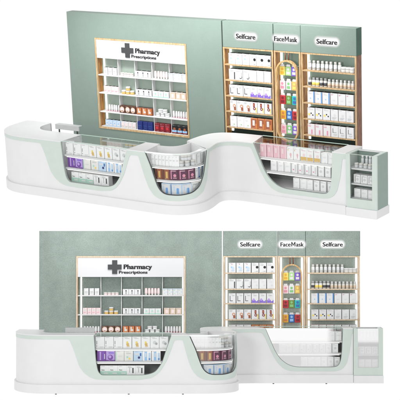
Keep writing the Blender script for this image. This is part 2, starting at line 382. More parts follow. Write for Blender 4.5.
cc('c_box3', 'white', [(R, -.3, .5, .12, .8, 'grey'), (L, .1, .7, .5, 2, 'lightgrey')], w=.11, h=.19)
cc('c_orange', 'rust', [(R, -.3, .5, .2, 1, 'brown'), (R, .15, .45, .3, .6, 'gold'), (R, .4, .5, .12, .9, 'rust')], w=.13, h=.18)
cc('c_magenta', 'magenta', [(R, -.28, .5, .1, .8, 'rose'), (D, .12, .42, .17, 'rose'), (R, .12, .2, .4, .05, 'pink'), (R, .0, .85, .5, .06, 'pink'), (R, .42, .5, .06, 1, 'brown')], w=.15, h=.18)
cc('c_whiteblue', 'white', [(R, .3, .5, .34, 1, 'cobalt'), (R, .3, .5, .2, .7, 'paleblue'), (L, -.2, .7, .3, 2, 'grey')], w=.105, h=.18)
cc('c_blueword', 'paleblue', [(R, 0, .5, .86, .92, 'white'), (R, .1, .35, .3, .55, 'sky'), (R, .12, .4, .12, .5, 'blue'), (R, -.25, .6, .1, .4, 'paleblue')], w=.17, h=.18)
cc('c_greyill', 'white', [(D, 0, .45, .18, 'lightgrey'), (R, -.3, .5, .06, .6, 'grey'), (R, 0, .85, .6, .05, 'grey')], w=.13, h=.18)
cc('c_pinkbox', 'pink', [(R, .36, .5, .12, 1, 'palepink'), (R, -.1, .6, .3, .4, 'palepink')], w=.118, h=.2)
cc('c_rosefig', 'white', [(D, .1, .42, .2, 'palepink'), (R, .12, .35, .08, .4, 'rose'), (R, -.3, .8, .1, .1, 'gold')], w=.118, h=.195)
cc('c_goldbot', 'white', [(R, 0, .2, .9, .3, 'gold'), (D, .05, .5, .2, 'palepink'), (L, 0, .85, .6, 1, 'rose')], w=.118, h=.195)
cc('c_smallwhite', 'white', [(R, -.36, .5, .06, .7, 'lightgrey'), (L, .05, .6, .5, 2, 'lightgrey')], w=.118, h=.165)
cc('c_smallline', 'white', [(R, .25, .5, .2, .7, 'lightgrey'), (R, -.36, .5, .1, .95, 'grey'), (D, -.05, .35, .1, 'rose')], w=.118, h=.165)
cc('c_smallgrey', 'white', [(D, 0, .5, .2, 'lightgrey'), (R, -.42, .5, .08, 1, 'grey'), (L, 0, .85, .7, 1, 'grey')], w=.112, h=.165)
define('j_crystal', jar, .04, .09, 'lightgrey', 'offwhite', name='small_jar')
define('b_clear', bottle, .024, .17, 'lightgrey', 'white', None)
cc('c_cab', 'white', [(R, -.25, .5, .06, .7, 'dark'), (D, .1, .45, .2, 'lightgrey'), (R, .1, .8, .5, .05, 'grey')], w=.115, h=.14, d=.1)
cc('c_cab2', 'white', [(L, 0, .6, .6, 3, 'lightgrey'), (R, -.42, .5, .08, 1, 'lightgrey')], w=.115, h=.14, d=.1)

# ------------------------------------------------------------------ counter centre line tables (upper display's coordinates)
XMAP = [(-4.47, -4.32), (-3.26, -3.288), (-2.82, -2.87), (-1.44, -1.542), (-1.08, -1.235), (-.24, -.385), (.187, .147), (1.66, 1.564), (1.85, 1.734), (1.908, 1.751), (2.455, 2.293)]
def lerp_table(T, x):
    if x <= T[0][0]: return T[0][1] + x - T[0][0]
    for (a, b), (c, d) in zip(T, T[1:]):
        if x <= c: return b + (d - b) * (x - a) / (c - a)
    return T[-1][1] + x - T[-1][0]
arc = lambda cx, cy, r, a0, a1, n, ry=None: [(cx + r * math.cos(math.radians(a0 + (a1 - a0) * i / n)), cy + (ry or r) * math.sin(math.radians(a0 + (a1 - a0) * i / n))) for i in range(n + 1)]
STN = [((-4.47, -.67), (-3.92, -.67)), ((-4.47, -1.02), (-3.92, -.86))]
for i, (px, py) in enumerate(arc(-3.75, -1.04, .72, 180, 270, 10)[1:]):
    a = math.radians(180 + 90 * (i + 1) / 10); STN.append(((px, py), (-3.58 + .34 * math.cos(a), -.86 + .34 * math.sin(a))))
STN += [((-3.26, -1.76), (-3.2, -1.2)), ((-2.82, -1.76), (-2.82, -1.2)), ((-1.44, -1.76), (-1.44, -1.2)), ((-1.08, -1.76), (-1.16, -1.2)),
        ((-.72, -1.755), (-1.0, -1.18)), ((-.5, -1.71), (-.93, -1.13)), ((-.33, -1.58), (-.9, -1.06)), ((-.25, -1.40), (-.885, -.98)), ((-.245, -1.2), (-.885, -.88)),
        ((-.30, -.95), (-.9, -.68)), ((-.36, -.76), (-.9, -.42)), ((-.36, -.62), (-.88, -.2)), ((-.25, -.52), (-.74, -.03)), ((-.05, -.49), (-.45, .03)), ((.187, -.49), (.1, .04)),
        ((1.66, -.5), (1.66, .04)), ((1.905, -.5), (1.905, .04))]
def densify():
    out = []
    for (o0, i0), (o1, i1) in zip(STN, STN[1:]):
        n = max(1, int(math.hypot(o1[0] - o0[0], o1[1] - o0[1]) / .012))
        for k in range(n):
            t = k / n; out.append([o0[0] + (o1[0] - o0[0]) * t, o0[1] + (o1[1] - o0[1]) * t, i0[0] + (i1[0] - i0[0]) * t, i0[1] + (i1[1] - i0[1]) * t])
    out.append([*STN[-1][0], *STN[-1][1]])
    W = 9
    for _ in range(2):
        o2 = []
        for k in range(len(out)):
            w = min(W, k, len(out) - 1 - k); seg = out[k - w:k + w + 1]
            o2.append([sum(c) / len(seg) for c in zip(*seg)])
        out = o2
    return out
DN = densify()
SS = [0.]
for a, b in zip(DN, DN[1:]): SS.append(SS[-1] + math.hypot(b[0] - a[0], b[1] - a[1]))
k0 = min(range(len(DN)), key=lambda k: abs(DN[k][0] + 2.0) + abs(DN[k][1] + 1.76)); sh = DN[k0][0] - SS[k0]
SS = [s + sh for s in SS]                     # s equals x on the left front
k1 = min(range(len(DN)), key=lambda k: abs(DN[k][0] - 1.0)); RO = SS[k1] - DN[k1][0]   # s = x + RO on the right front
kw = min((k for k in range(len(DN)) if DN[k][0] > -.6), key=lambda k: abs(DN[k][1] + 1.14)); W2R = SS[kw]
S0, S1 = SS[0], SS[-1]
def raw(s):
    s = max(S0, min(S1, s)); lo, hi = 0, len(SS) - 1
    while hi - lo > 1:
        m = (lo + hi) // 2
        if SS[m] <= s: lo = m
        else: hi = m
    t = (s - SS[lo]) / (SS[hi] - SS[lo]); return [a + (b - a) * t for a, b in zip(DN[lo], DN[hi])]

# opening (bottom edge) and outer edge of the mint trim, as heights over s
OPEN = {
 'w1': [(-2.82, .985), (-2.785, .556), (-2.75, .377), (-2.695, .32), (-2.66, .31), (-1.92, .312), (-1.80, .335), (-1.71, .377), (-1.60, .522), (-1.53, .736), (-1.44, .985)],
 'w2': [(-1.08, .985), (-.97, .736), (-.93, .607), (-.86, .428), (-.79, .35), (-.70, .315), (W2R - .62, .31), (W2R - .40, .34), (W2R - .24, .43), (W2R - .13, .6), (W2R - .06, .8), (W2R, .985)],
 'w3': [(.187 + RO, .985), (.36 + RO, .595), (.44 + RO, .47), (.53 + RO, .385), (.64 + RO, .32), (.78 + RO, .288), (1.5 + RO, .288), (1.58 + RO, .32), (1.625 + RO, .42), (1.645 + RO, .6), (1.66 + RO, .985)]}
BAND = [(S0, .925), (-3.26, .925), (-3.175, .736), (-3.08, .466), (-2.99, .35), (-2.88, .275), (-2.77, .242), (-2.5, .233), (-2.0, .235), (-1.80, .265), (-1.70, .32), (-1.62, .402), (-1.51, .582), (-1.40, .86), (-1.375, .905), (-1.355, .915), (-1.225, .915), (-1.205, .905),
        (-1.10, .582), (-1.02, .389), (-.93, .285), (-.83, .24), (-.7, .225), (W2R - .62, .225), (W2R - .36, .25), (W2R - .19, .33), (W2R - .07, .5), (W2R - .01, .7), (W2R + .05, .93),
        (W2R + .2, .93), (.10 + RO, .925), (.144 + RO, .91), (.33 + RO, .513), (.42 + RO, .37), (.53 + RO, .267), (.64 + RO, .225), (.76 + RO, .215), (1.5 + RO, .215), (1.6 + RO, .235), (1.68 + RO, .285), (1.74 + RO, .37), (1.80 + RO, .604), (1.84 + RO, .895), (1.855 + RO, .905), (S1, .905)]
def soften(T, cut=.035):
    for _ in range(2):
        out = [T[0]]
        for p, q, r in zip(T, T[1:], T[2:]):
            for e, sgn in ((p, 0), (r, 1)):
                L_ = math.hypot(q[0] - e[0], q[1] - e[1]); t = min(.25, cut / max(L_, 1e-6))
                out.append((q[0] + (e[0] - q[0]) * t, q[1] + (e[1] - q[1]) * t))
        T = out + [T[-1]]; cut *= .5
    return T
OPEN = {k: soften(v) for k, v in OPEN.items()}
BAND = soften(BAND, .02)
def prof(T, s):
    for (a, b), (c, d) in zip(T, T[1:]):
        if a <= s <= c: return b + (d - b) * (s - a) / max(1e-9, c - a)
    return T[0][1] if s < T[0][0] else T[-1][1]
def hole(s):
    for T in OPEN.values():
        if T[0][0] <= s <= T[-1][0]: return prof(T, s)
    return .985
KEYS = sorted({round(s, 4) for T in list(OPEN.values()) + [BAND] for s, _ in T})
def samples(a, b, step=.02):
    n = max(1, int((b - a) / step)); q = {round(a + (b - a) * i / n, 4) for i in range(n + 1)}
    q |= {k for k in KEYS if a < k < b}
    q = sorted(q); out = [q[0]]
    for v in q[1:]:
        if v - out[-1] > 1e-3: out.append(v)
    out[-1] = q[-1]
    return out

class Display:
    def __init__(d, key):
        d.k = key; up = key == 'A'; d.M = M_A if up else M_B
        d.v = 'upper' if up else 'lower'
        d.tag = 'in the upper angled view' if up else 'in the lower frontal view'
        d.short = 'upper display' if up else 'lower display'
        d.Y1 = -1.76 if up else -2.2
        P = dict(x0=-4.07, g1=-.753, g2=.249, g3=.76, x1=1.775, top=2.865, hb=2.428, fx0=-3.46, fx1=-1.49, fz0=.795, fz1=2.432, wh=2.073,
                 ph=[1.775, 1.449, 1.108, .83], sh=[2.145, 1.88, 1.612, 1.346, 1.077, .81], fm=[2.02, 1.78, 1.54, 1.285, 1.04], cap=(.271, .701, .92, 2.285), tz=2.60, tx=(-.28, .487, 1.25)) if up else \
            dict(x0=-4.06, g1=-.629, g2=.405, g3=.926, x1=1.943, top=2.777, hb=2.31, fx0=-3.368, fx1=-1.321, fz0=.52, fz1=2.308, wh=1.917,
                 ph=[1.575, 1.218, .87, .545], sh=[1.997, 1.696, 1.427, 1.126, .84, .55], fm=[1.85, 1.605, 1.335, 1.065, .80], cap=(.447, .859, .65, 2.16), tz=2.50, tx=(-.114, .67, 1.43))
        d.P = P
        d.wall = plaster('green_plaster_' + d.v, (.19, .25, .218) if up else (.235, .29, .26), .07 if up else .27)
        d.wallsat = d.wall
        d.YW = .12
    def mx(d, x): return x if d.k == 'A' else lerp_table(XMAP, x)
    def my(d, y): return y if d.k == 'A' else (-.5 + (y + .5) * (d.Y1 + .5) / (-1.26) if y < -.5 else y)
    def mapO(d, x, y): return (d.mx(x), d.my(y))
    def mapI(d, x, y):
        if d.k == 'A': return (x, y)
        return (d.mx(x), y + (d.Y1 + 1.76) * min(1, max(0, (-y - .35) / .75)))
    def oi(d, s):
        ox, oy, ix, iy = raw(s); return Vector(d.mapO(ox, oy)), Vector(d.mapI(ix, iy))
    def frame(d, s):
        a, _ = d.oi(s - .01); b, _ = d.oi(s + .01); t = (b - a).normalized(); return t, Vector((t.y, -t.x))   # tangent, outward
    def pt(d, s, t=0, off=0):
        o, i = d.oi(s); _, n = d.frame(s); p = o + n * off; return p + (i - p) * t if t else p

    # ---------- ring solids between two offset curves
    def ring(d, b, a, e, z0, z1, m, t0=0, t1=1, off=0, step=.03, caps=True):
        ss = samples(a, e, step); rows = []
        for s in ss:
            p = d.pt(s, 0, off); o, i = d.oi(s)
            q0 = p + (i - p) * t0; q1 = p + (i - p) * t1
            rows.append([(q0.x, q0.y, z0), (q0.x, q0.y, z1), (q1.x, q1.y, z1), (q1.x, q1.y, z0)])
        k = b.mi(m); V = [[b.bm.verts.new(p) for p in r] for r in rows]
        for u, w in zip(V, V[1:]):
            for j in range(4):
                f = b.bm.faces.new((u[j], w[j], w[(j + 1) % 4], u[(j + 1) % 4])); f.material_index = k
        if caps:
            b.bm.faces.new(V[0]).material_index = k; b.bm.faces.new(list(reversed(V[-1]))).material_index = k
    def sheet(d, b, a, e, lo, hi, m, t=0, off=0, th=.03, step=.02):
        """upright curved board following the counter; lo and hi are functions of s, th its thickness inwards"""
        ss = samples(a, e, step); k = b.mi(m); V = []
        for s in ss:
            z0, z1 = lo(s), hi(s)
            p = d.pt(s, t, off); _, n = d.frame(s); q = p - n * th
            V.append(([(p.x, p.y, z0), (p.x, p.y, z1), (q.x, q.y, z1), (q.x, q.y, z0)], z1 - z0 > 1e-4))
        def vs(r): return [b.bm.verts.new(c) for c in r]
        prev = None
        for (r0, g0), (r1, g1) in zip(V, V[1:]):
            if not (g0 or g1): continue
            u, w = vs(r0), vs(r1)
            for j in range(4):
                try:
                    f = b.bm.faces.new((u[j], w[j], w[(j + 1) % 4], u[(j + 1) % 4])); f.material_index = k; f.smooth = j in (0, 2)
                except ValueError: pass
        return b

    def counter(d):
        t = thing('service_counter', d.M, (d.mx(-2.0), d.my(-1.4), 0), 'white and mint S-shaped pharmacy counter with glazed display windows ' + d.tag, 'counter'); d.ct = t
        def smooth_join(o):
            me = o.data; bm = bmesh.new(); bm.from_mesh(me); bmesh.ops.remove_doubles(bm, verts=bm.verts, dist=2e-4)
            bmesh.ops.dissolve_degenerate(bm, dist=1e-5, edges=bm.edges); bmesh.ops.recalc_face_normals(bm, faces=bm.faces)
            bm.to_mesh(me); bm.free(); me.set_sharp_from_angle(angle=math.radians(35)); return o
        b = MB(); d.sheet(b, S0, S1, lambda s: .15, lambda s: min(prof(BAND, s), .985) - .0005, WHITE, off=-.006, th=.034)
        smooth_join(part('front_panel', b, t))
        b = MB(); d.sheet(b, S0, S1, lambda s: prof(BAND, s), lambda s: max(prof(BAND, s), hole(s)), MINT, off=0, th=.045)
        d.trim = smooth_join(part('mint_trim', b, t))
        b = MB(); d.ring(b, S0, S1 + .0, 0, .152, WHITE, off=.026, step=.02)
        smooth_join(part('plinth', b, t))
        w1, w2, w3 = OPEN['w1'], OPEN['w2'], OPEN['w3']
        for a, e in ((S0, w1[0][0]), (w1[-1][0], w2[0][0]), (w2[-1][0], w3[0][0]), (w3[-1][0], S1)):
            b = MB(); d.ring(b, a, e, .9855, 1.0, WHITE, off=.002); smooth_join(part('countertop', b, t))
        # inner side of the counter
        for a, e, z in ((S0, w1[0][0], .985), (w1[0][0], w1[-1][0], .739), (w1[-1][0], w2[0][0], .985), (w2[-1][0], w3[0][0], .985), (w3[0][0], w3[-1][0], .739), (w3[-1][0], S1, .985)):
            b = MB(); d.sheet(b, a, e, lambda s: .15, lambda s: z, BINSHADE if z == .739 else WHITE, t=1, th=-.02); smooth_join(part('back_panel', b, t))
        b = MB(); d.sheet(b, w2[0][0] - .02, w2[-1][0] + .02, lambda s: .74, lambda s: .995, WHITE, t=.80, th=.02); smooth_join(part('curved_back_panel', b, t))
        b = MB(); d.sheet(b, w2[0][0] - .02, w2[-1][0] + .02, lambda s: .15, lambda s: .739, CHAR, t=.80, th=.02); smooth_join(part('painted_shade_panel', b, t))  # charcoal stands for shade inside the corner bin
        # cross panels closing the bins
        def cross(s, z1=.984, w=.012):
            b = MB(); o, i = d.oi(s); tt, n = d.frame(s); tt3 = tt * w; o = o - n * .05
            q = [o - tt3, o + tt3, i + tt3, i - tt3]
            V0 = [b.bm.verts.new((p.x, p.y, .153)) for p in q]; V1 = [b.bm.verts.new((p.x, p.y, z1)) for p in q]
            for j in range(4): b.bm.faces.new((V0[j], V0[(j + 1) % 4], V1[(j + 1) % 4], V1[j]))
            b.bm.faces.new(V0); b.bm.faces.new(list(reversed(V1))); b.mi(WHITE); part('divider_panel', b, t)
        cross(S0 + .015); cross(w1[0][0] - .012); cross(w1[-1][0] + .012); cross(w2[0][0] - .012); cross(w2[-1][0] + .012); cross(w3[0][0] - .012); cross(w3[-1][0] + .012); cross(S1 - .015)
        # shelves
        for T, tt in ((w1, .97), (w2, .79), (w3, .97)):
            for z in (.765, .545, .30):
                b = MB(); d.ring(b, T[0][0], T[-1][0], z - .03, z, SHELFW, t0=.11, t1=tt); shf = smooth_join(part('shelf', b, t))
                if z < .5: continue
                z -= .03
                b = MB(); d.ring(b, T[0][0] + .06, T[-1][0] - .06, z - .012, z - .001, FILLSTRIP, t0=.12, t1=.16); part('added_fill_strip', b, t).parent = shf  # added fill under the shelf, lifts the row below
        # glazing
        glare_panes = {}  # panes with painted glare, lower display only
        if d.k == 'B':
            lx = t['_l'][0]
            glare_panes = {'w3': glass('painted_glare_window', (d.mx(1.33) - lx, d.mx(1.55) - lx, .96, .66, .75)),
                     'w2': glass('painted_glare_corner', (d.mx(-.80) - lx, d.mx(-.62) - lx, .75, .12, .78))}
        for key, T in OPEN.items():
            b = MB(); g = glare_panes.get(key, GLASS)
            ss = samples(T[0][0] + .004, T[-1][0] - .004, .03); k = b.mi(g); prev = None
            for s in ss:
                p = d.pt(s, 0, -.02); v = (b.bm.verts.new((p.x, p.y, max(.2, hole(s) - .03))), b.bm.verts.new((p.x, p.y, .998)))
                if prev: f = b.bm.faces.new((prev[0], v[0], v[1], prev[1])); f.material_index = k; f.smooth = True
                prev = v
            part('glass_front', b, t)
            if key != 'w2':
                b = MB(); k = b.mi(GLASS); prev = None
                for s in ss:
                    p = d.pt(s, 0, -.025); q = d.pt(s, 1); v = (b.bm.verts.new((p.x, p.y, 1.0)), b.bm.verts.new((q.x, q.y, 1.0)))
                    if prev: b.bm.faces.new((prev[0], v[0], v[1], prev[1])).material_index = k
                    prev = v
                part('glass_top', b, t)
                EDGE = mat('glass_edge', (.55, .70, .62), .2)
                b = MB(); d.ring(b, T[0][0], T[-1][0], .996, 1.006, EDGE, t0=.985, t1=1.0); part('glass_edge', b, t)
                b = MB(); d.ring(b, T[0][0], T[-1][0], .996, 1.003, EDGE, t0=.04, t1=.05); part('glass_edge', b, t)
            else:
                EDGE = mat('bright_rim', (.8, .82, .81), .25)
                b = MB(); d.ring(b, T[0][0], T[-1][0], .975, 1.0, EDGE, t0=.03, t1=.05); part('glass_edge', b, t)
        for key, T in OPEN.items():
            wd = .016 if key == 'w2' else .009
            pl = [T[0]]
            for (a, za), (c, zc) in zip(T, T[1:]):
                n_ = max(1, int(math.hypot(c - a, zc - za) / .03))
                pl += [(a + (c - a) * q / n_, za + (zc - za) * q / n_) for q in range(1, n_ + 1)]
            b = MB(); m_ = CHAR if key == 'w2' else GASKET; k = b.mi(m_); prev = None
            for q, (s, z) in enumerate(pl):
                u0, u1 = pl[max(0, q - 1)], pl[min(len(pl) - 1, q + 1)]; du, dz = u1[0] - u0[0], u1[1] - u0[1]; L_ = math.hypot(du, dz) or 1
                p = d.pt(s, 0, -.018); p2 = d.pt(s - dz / L_ * wd, 0, -.018)
                v = (b.bm.verts.new((p.x, p.y, z)), b.bm.verts.new((p2.x, p2.y, min(.985, z + du / L_ * wd))))
                if prev: b.bm.faces.new((prev[0], v[0], v[1], prev[1])).material_index = k
                prev = v
            part('gasket', b, t).parent = d.trim
        # levelling feet
        for s in (-3.55, -2.2, -1.2, .35 + RO, 1.35 + RO):
            b = MB(); p = d.pt(s, .12); b.lathe(p.x, p.y, [(.016, -.022), (.016, -.001)], CHAR, 10); part('levelling_foot', b, t)
        # raised ledge behind the left part
        l = thing('raised_ledge', d.M, (d.mx(-3.14), d.pt(-3.1, 1).y + .03, .96), 'low grey ledge panel standing up behind the left countertop ' + d.tag, 'ledge')
        x0, x1 = (-3.40, -2.885) if d.k == 'A' else (-3.41, -2.895); y = l['_l'][1]; z1 = 1.13 if d.k == 'A' else 1.085
        box_part('ledge_panel', l, (x0, x1, y - .012, y + .012, z1 - .085, z1), GREY)
        box_part('ledge_top', l, (x0, x1, y + .013, y + .09, z1 - .012, z1), GREY)
        for x in (x0 + .06, x1 - .06): box_part('bracket', l, (x - .012, x + .012, y + .013, y + .03, .80, z1 - .013), CHAR)

    def along(d, keys, s0, pitch, z, front, lab, grp, cat='carton', sc=1.):
        """a row of products following the counter front"""
        s = s0
        for key, label in zip(keys, lab):
            if key:
                tt, n = d.frame(s); p = d.pt(s) - n * front
                put(d.M, key, p.x, p.y, z + .001, label + ', ' + d.short, cat, grp + ', ' + d.short, rz=math.atan2(tt.y, tt.x), sc=sc)
            s += pitch
    def counter_goods(d):
        def same(*runs):
            k, l = [], []
            for key, n, lab in runs: k += [key] * n; l += [lab] * n
            return k, l
        g = 'big left counter window'
        k, l = same(('c_mark', 3, 'white carton with dark edge marks, top row of ' + g), ('c_gold', 3, 'white carton with gold figure, top row of ' + g), ('c_circ', 2, 'white carton with grey circles, top row of ' + g))
        d.along(k, -2.715, .163, .765, .16, l, 'cartons on top shelf, left counter window')
        k, l = same(('c_purple1', 1, 'dark purple striped carton, middle row of ' + g), ('c_purple2', 1, 'lilac carton with purple swirl, middle row of ' + g), ('c_pale', 1, 'plain off-white carton beside purple one, middle row of ' + g),
                    ('c_spot', 1, 'off-white carton with yellow spot, middle row of ' + g), ('c_bluefig', 1, 'pale blue carton with navy figure, middle row of ' + g), ('c_bluestripe', 2, 'white carton with blue stripes, middle row of ' + g))
        d.along(k, -2.69, .163, .545, .16, l, 'cartons on middle shelf, left counter window')
        k, l = same(('c_greenbot', 3, 'white carton with green base, bottom row of ' + g), ('c_darkbar', 2, 'white carton with dark bar, bottom row of ' + g))
        d.along(k, -2.635, .158, .30, .16, l, 'cartons on bottom shelf, left counter window')
        g = 'curved corner window'
        k, l = same(('c_slimwhite', 8, 'slim white carton, top row of ' + g)); d.along(k, -.99, .07, .765, .14, l, 'slim cartons, corner window')
        for j in range(5):
            k, l = same(('j_crystal', 1, 'small grey jar in the cluster, top row of ' + g)); d.along(k, -.42 + j * .07, .07, .765, .13 + .06 * (j % 2), l, 'jars, corner window', 'jar')
        for j in range(3):
            k, l = same(('j_crystal', 1, 'small grey jar stacked on cluster, top row of ' + g)); d.along(k, -.38 + j * .08, .07, .856, .16, l, 'stacked jars, corner window', 'jar')
        k, l = same(('c_box3', 3, 'white carton with grey stripe, right end of top row, ' + g)); d.along(k, -.02, .12, .765, .15, l, 'striped cartons, corner window')
        k, l = same(('c_orange', 2, 'orange and brown carton, middle row of ' + g)); d.along(k, -.88, .14, .545, .15, l, 'orange cartons, corner window')
        k, l = same(('c_magenta', 3, 'dark magenta carton, middle row of ' + g)); d.along(k, -.585, .185, .545, .15, l, 'magenta cartons, corner window')
        k, l = same(('c_whiteblue', 3, 'white carton with blue side, middle row of ' + g)); d.along(k, -.06, .118, .545, .15, l, 'blue sided cartons, corner window')
        k, l = same(('c_blueword', 3, 'white carton with blue lettering block, bottom row of ' + g)); d.along(k, -.74, .205, .30, .14, l, 'blue marked cartons, corner window')
        k, l = same(('c_greyill', 2, 'white carton with grey drawing, bottom row of ' + g)); d.along(k, -.15, .16, .30, .14, l, 'grey drawn cartons, corner window')
        g = 'right counter window'
        k, l = same(('c_pinkbox', 4, 'pink carton, left end of top row, ' + g), ('c_rosefig', 2, 'white carton with rose figure, top row of ' + g), ('c_goldbot', 3, 'white carton with gold base, top row of ' + g), ('c_smallwhite', 2, 'plain white carton, right end of top row, ' + g))
        d.along(k, .315 + RO, .1265, .765, .16, l, 'cartons on top shelf, right counter window')
        k, l = same(('c_smallwhite', 3, 'plain white carton, left end of middle row, ' + g), ('c_smallline', 4, 'white carton with grey stripes, middle row of ' + g), ('c_smallgrey', 2, 'white carton with grey circle, right end of middle row, ' + g))
        d.along(k, .51 + RO, .126, .545, .16, l, 'cartons on middle shelf, right counter window')
        k, l = same(('c_smallwhite', 3, 'plain white carton, left end of bottom row, ' + g), ('c_smallgrey', 3, 'white carton with grey circle, bottom row of ' + g))
        d.along(k, .93 + RO, .125, .30, .16, l, 'cartons on bottom shelf, right counter window')

    def cabinet(d):
        x0, x1 = d.mx(1.912), d.mx(2.455); o0, o1 = (1.985, 2.372) if d.k == 'A' else (1.833, 2.212)
        y0, y1 = -.52, -.14
        t = thing('display_cabinet', d.M, ((x0 + x1) / 2, -.3, 0), 'small mint end cabinet with glazed front and three shelf levels ' + d.tag, 'cabinet')
        b = MB(); b.box(x0, x1 + .008, y0 - .02, y1 + .03, 0, .139, WHITE, .006); part('plinth', b, t)
        b = MB(); k = b.mi(MINT)
        holed(b, (x0, x1), (.14, 1.0), (o0, o1, .285, .9995), y0, y0 + .03, MINT); part('front_frame', b, t)
        b = MB(); b.box(x1 - .02, x1, y0 + .031, y1, .14, 1.0, MINTSHADE); b.box(o1, x1 - .021, y0 + .031, y1, .985, 1.0, MINT); part('side_panel', b, t)
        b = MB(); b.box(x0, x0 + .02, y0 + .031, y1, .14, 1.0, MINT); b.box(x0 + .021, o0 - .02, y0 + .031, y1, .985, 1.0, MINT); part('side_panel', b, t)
        b = MB(); b.box(x0 + .021, x1 - .021, y1 - .02, y1, .14, .999, MINTSHADE); part('back_panel', b, t)
        b = MB(); b.box(x0 + .021, x1 - .021, y1 - .05, y1 - .021, .985, .999, WHITE); part('top_rim', b, t)
        for z in (.765, .52, .287): box_part('shelf', t, (x0 + .021, x1 - .021, y0 + .05, y1 - .021, z - .022, z), SHELFW, .002)
        g = GLASS
        if d.k == 'B': g = glass('painted_glare_cabinet', (5, 6, .86, .55, .75))  # glare painted over the whole cabinet pane
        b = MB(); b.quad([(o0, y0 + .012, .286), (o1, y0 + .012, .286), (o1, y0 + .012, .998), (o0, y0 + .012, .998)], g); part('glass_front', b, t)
        c = 'mint end cabinet'
        w = (o1 - o0)
        for j in range(5):
            put(d.M, 'b_clear', o0 + .09 + j * (w - .12) / 4, y0 + .26, .766, 'slim clear bottle, back of top shelf in %s, %s' % (c, d.short), 'bottle', 'slim bottles in end cabinet, ' + d.short)
        for j in range(5):
            put(d.M, 'j_crystal', o0 + .05 + j * .08, y0 + .13, .766, 'small grey jar, front of top shelf in %s, %s' % (c, d.short), 'jar', 'jars in end cabinet, ' + d.short, sc=.8)
        for j in range(3):
            put(d.M, 'c_cab', o0 + .075 + j * .122, y0 + .14, .521, 'white carton with dark stripe, middle shelf of %s, %s' % (c, d.short), 'carton', 'middle cartons in end cabinet, ' + d.short)
            put(d.M, 'c_cab2', o0 + .075 + j * .122, y0 + .14, .288, 'white carton with fine lines, bottom shelf of %s, %s' % (c, d.short), 'carton', 'bottom cartons in end cabinet, ' + d.short)

    def walls(d):
        P = d.P; Y = d.YW; T = .17
        fr = OAK if d.k == 'A' else OAKPALE
        inner = HONEY
        t = thing('back_wall', d.M, (P['x0'], Y, 0), 'tall sage green back wall panel holding the prescriptions niche ' + d.tag, 'wall panel')
        t['kind'] = 'thing'
        b = MB(); holed(b, (P['x0'], P['g1'] - .012), (0, P['top']), (P['fx0'], P['fx1'], P['fz0'], P['fz1']), Y, Y + T, d.wall); part('wall_board', b, t)
        # niche
        n = thing('prescription_shelf', d.M, (P['fx0'], Y, P['fz0']), 'oak framed white shelf niche under the Pharmacy Prescriptions board ' + d.tag, 'shelf unit')
        a0, a1, c0, c1 = P['fx0'], P['fx1'], P['fz0'], P['fz1']
        e = .028
        b = MB(); holed(b, (a0 + .001, a1 - .001), (c0 + .001, c1 - .001), (a0 + e, a1 - e, c0 + e, c1 - e), Y - .012, Y + .02, fr); part('frame', b, n)
        b = MB(); b.box(a0 + .003, a0 + e - .002, Y + .021, Y + T - .03, c0 + .003, c1 - .003, inner); part('inner_side', b, n)
        b = MB(); b.box(a1 - e + .002, a1 - .003, Y + .021, Y + T - .03, c0 + .003, c1 - .003, fr); part('inner_side', b, n)
        box_part('header_board', n, (a0 + e + .001, a1 - e - .001, Y - .006, Y + .03, P['wh'], c1 - e - .001), mat('board_white', (.66, .66, .68), .5), .002)
        box_part('back_board', n, (a0 + .002, a1 - .002, Y + T - .03, Y + T - .005, c0 + .002, c1 - .002), GREENPLAIN if d.k == 'A' else d.wall)
        ph = P['ph']
        for i, z in enumerate(ph[:3]): box_part('shelf', n, (a0 + e, a1 - e, Y + .004, Y + T - .031, z - .02, z), SHELFW, .002)
        box_part('shelf', n, (a0 + e, a1 - e, Y + .021, Y + T - .031, c0 + e, c0 + e + .012), SHELFW, .002)
        ix0, ix1 = a0 + .075, a1 - .045; pw = (ix1 - ix0) / 5
        for i in range(1, 5): box_part('divider', n, (ix0 + pw * i - .006, ix0 + pw * i + .006, Y + .05, Y + T - .032, c0 + e + .012, P['wh'] - .001), SHELFW, .001)
        for x in (a0 + .085, a1 - .05): box_part('led_strip', n, (x - .014, x + .014, Y + T - .055, Y + T - .034, c0 + .05, P['wh'] - .005), LED, 0)
        cx, cz = a0 + .722, c1 - (.185 if d.k == 'A' else .205); q = .128; r = .047
        b = MB()
        pts = [(-r, -q), (r, -q), (r, -r), (q, -r), (q, r), (r, r), (r, q), (-r, q), (-r, r), (-q, r), (-q, -r), (-r, -r)]
        yy = Y - .008
        F = [b.bm.verts.new((cx + x, yy - .014, cz + z)) for x, z in pts]; G = [b.bm.verts.new((cx + x, yy, cz + z)) for x, z in pts]
        b.bm.faces.new(F); b.bm.faces.new(list(reversed(G))); b.mi(CHAR)
        for i in range(12): b.bm.faces.new((F[i], G[i], G[(i + 1) % 12], F[(i + 1) % 12]))
        part('cross_sign', b, n)
        lettering('Pharmacy', n, 'lettering', a0 + .888, cz - .035, .525, Y - .007, BLACK, off=.015, align='LEFT', h=.088, bold=.009)
        lettering('Prescriptions', n, 'lettering', a0 + .80, cz - .122, .53, Y - .007, BLACK, off=.012, align='LEFT', h=.055, bold=.006)
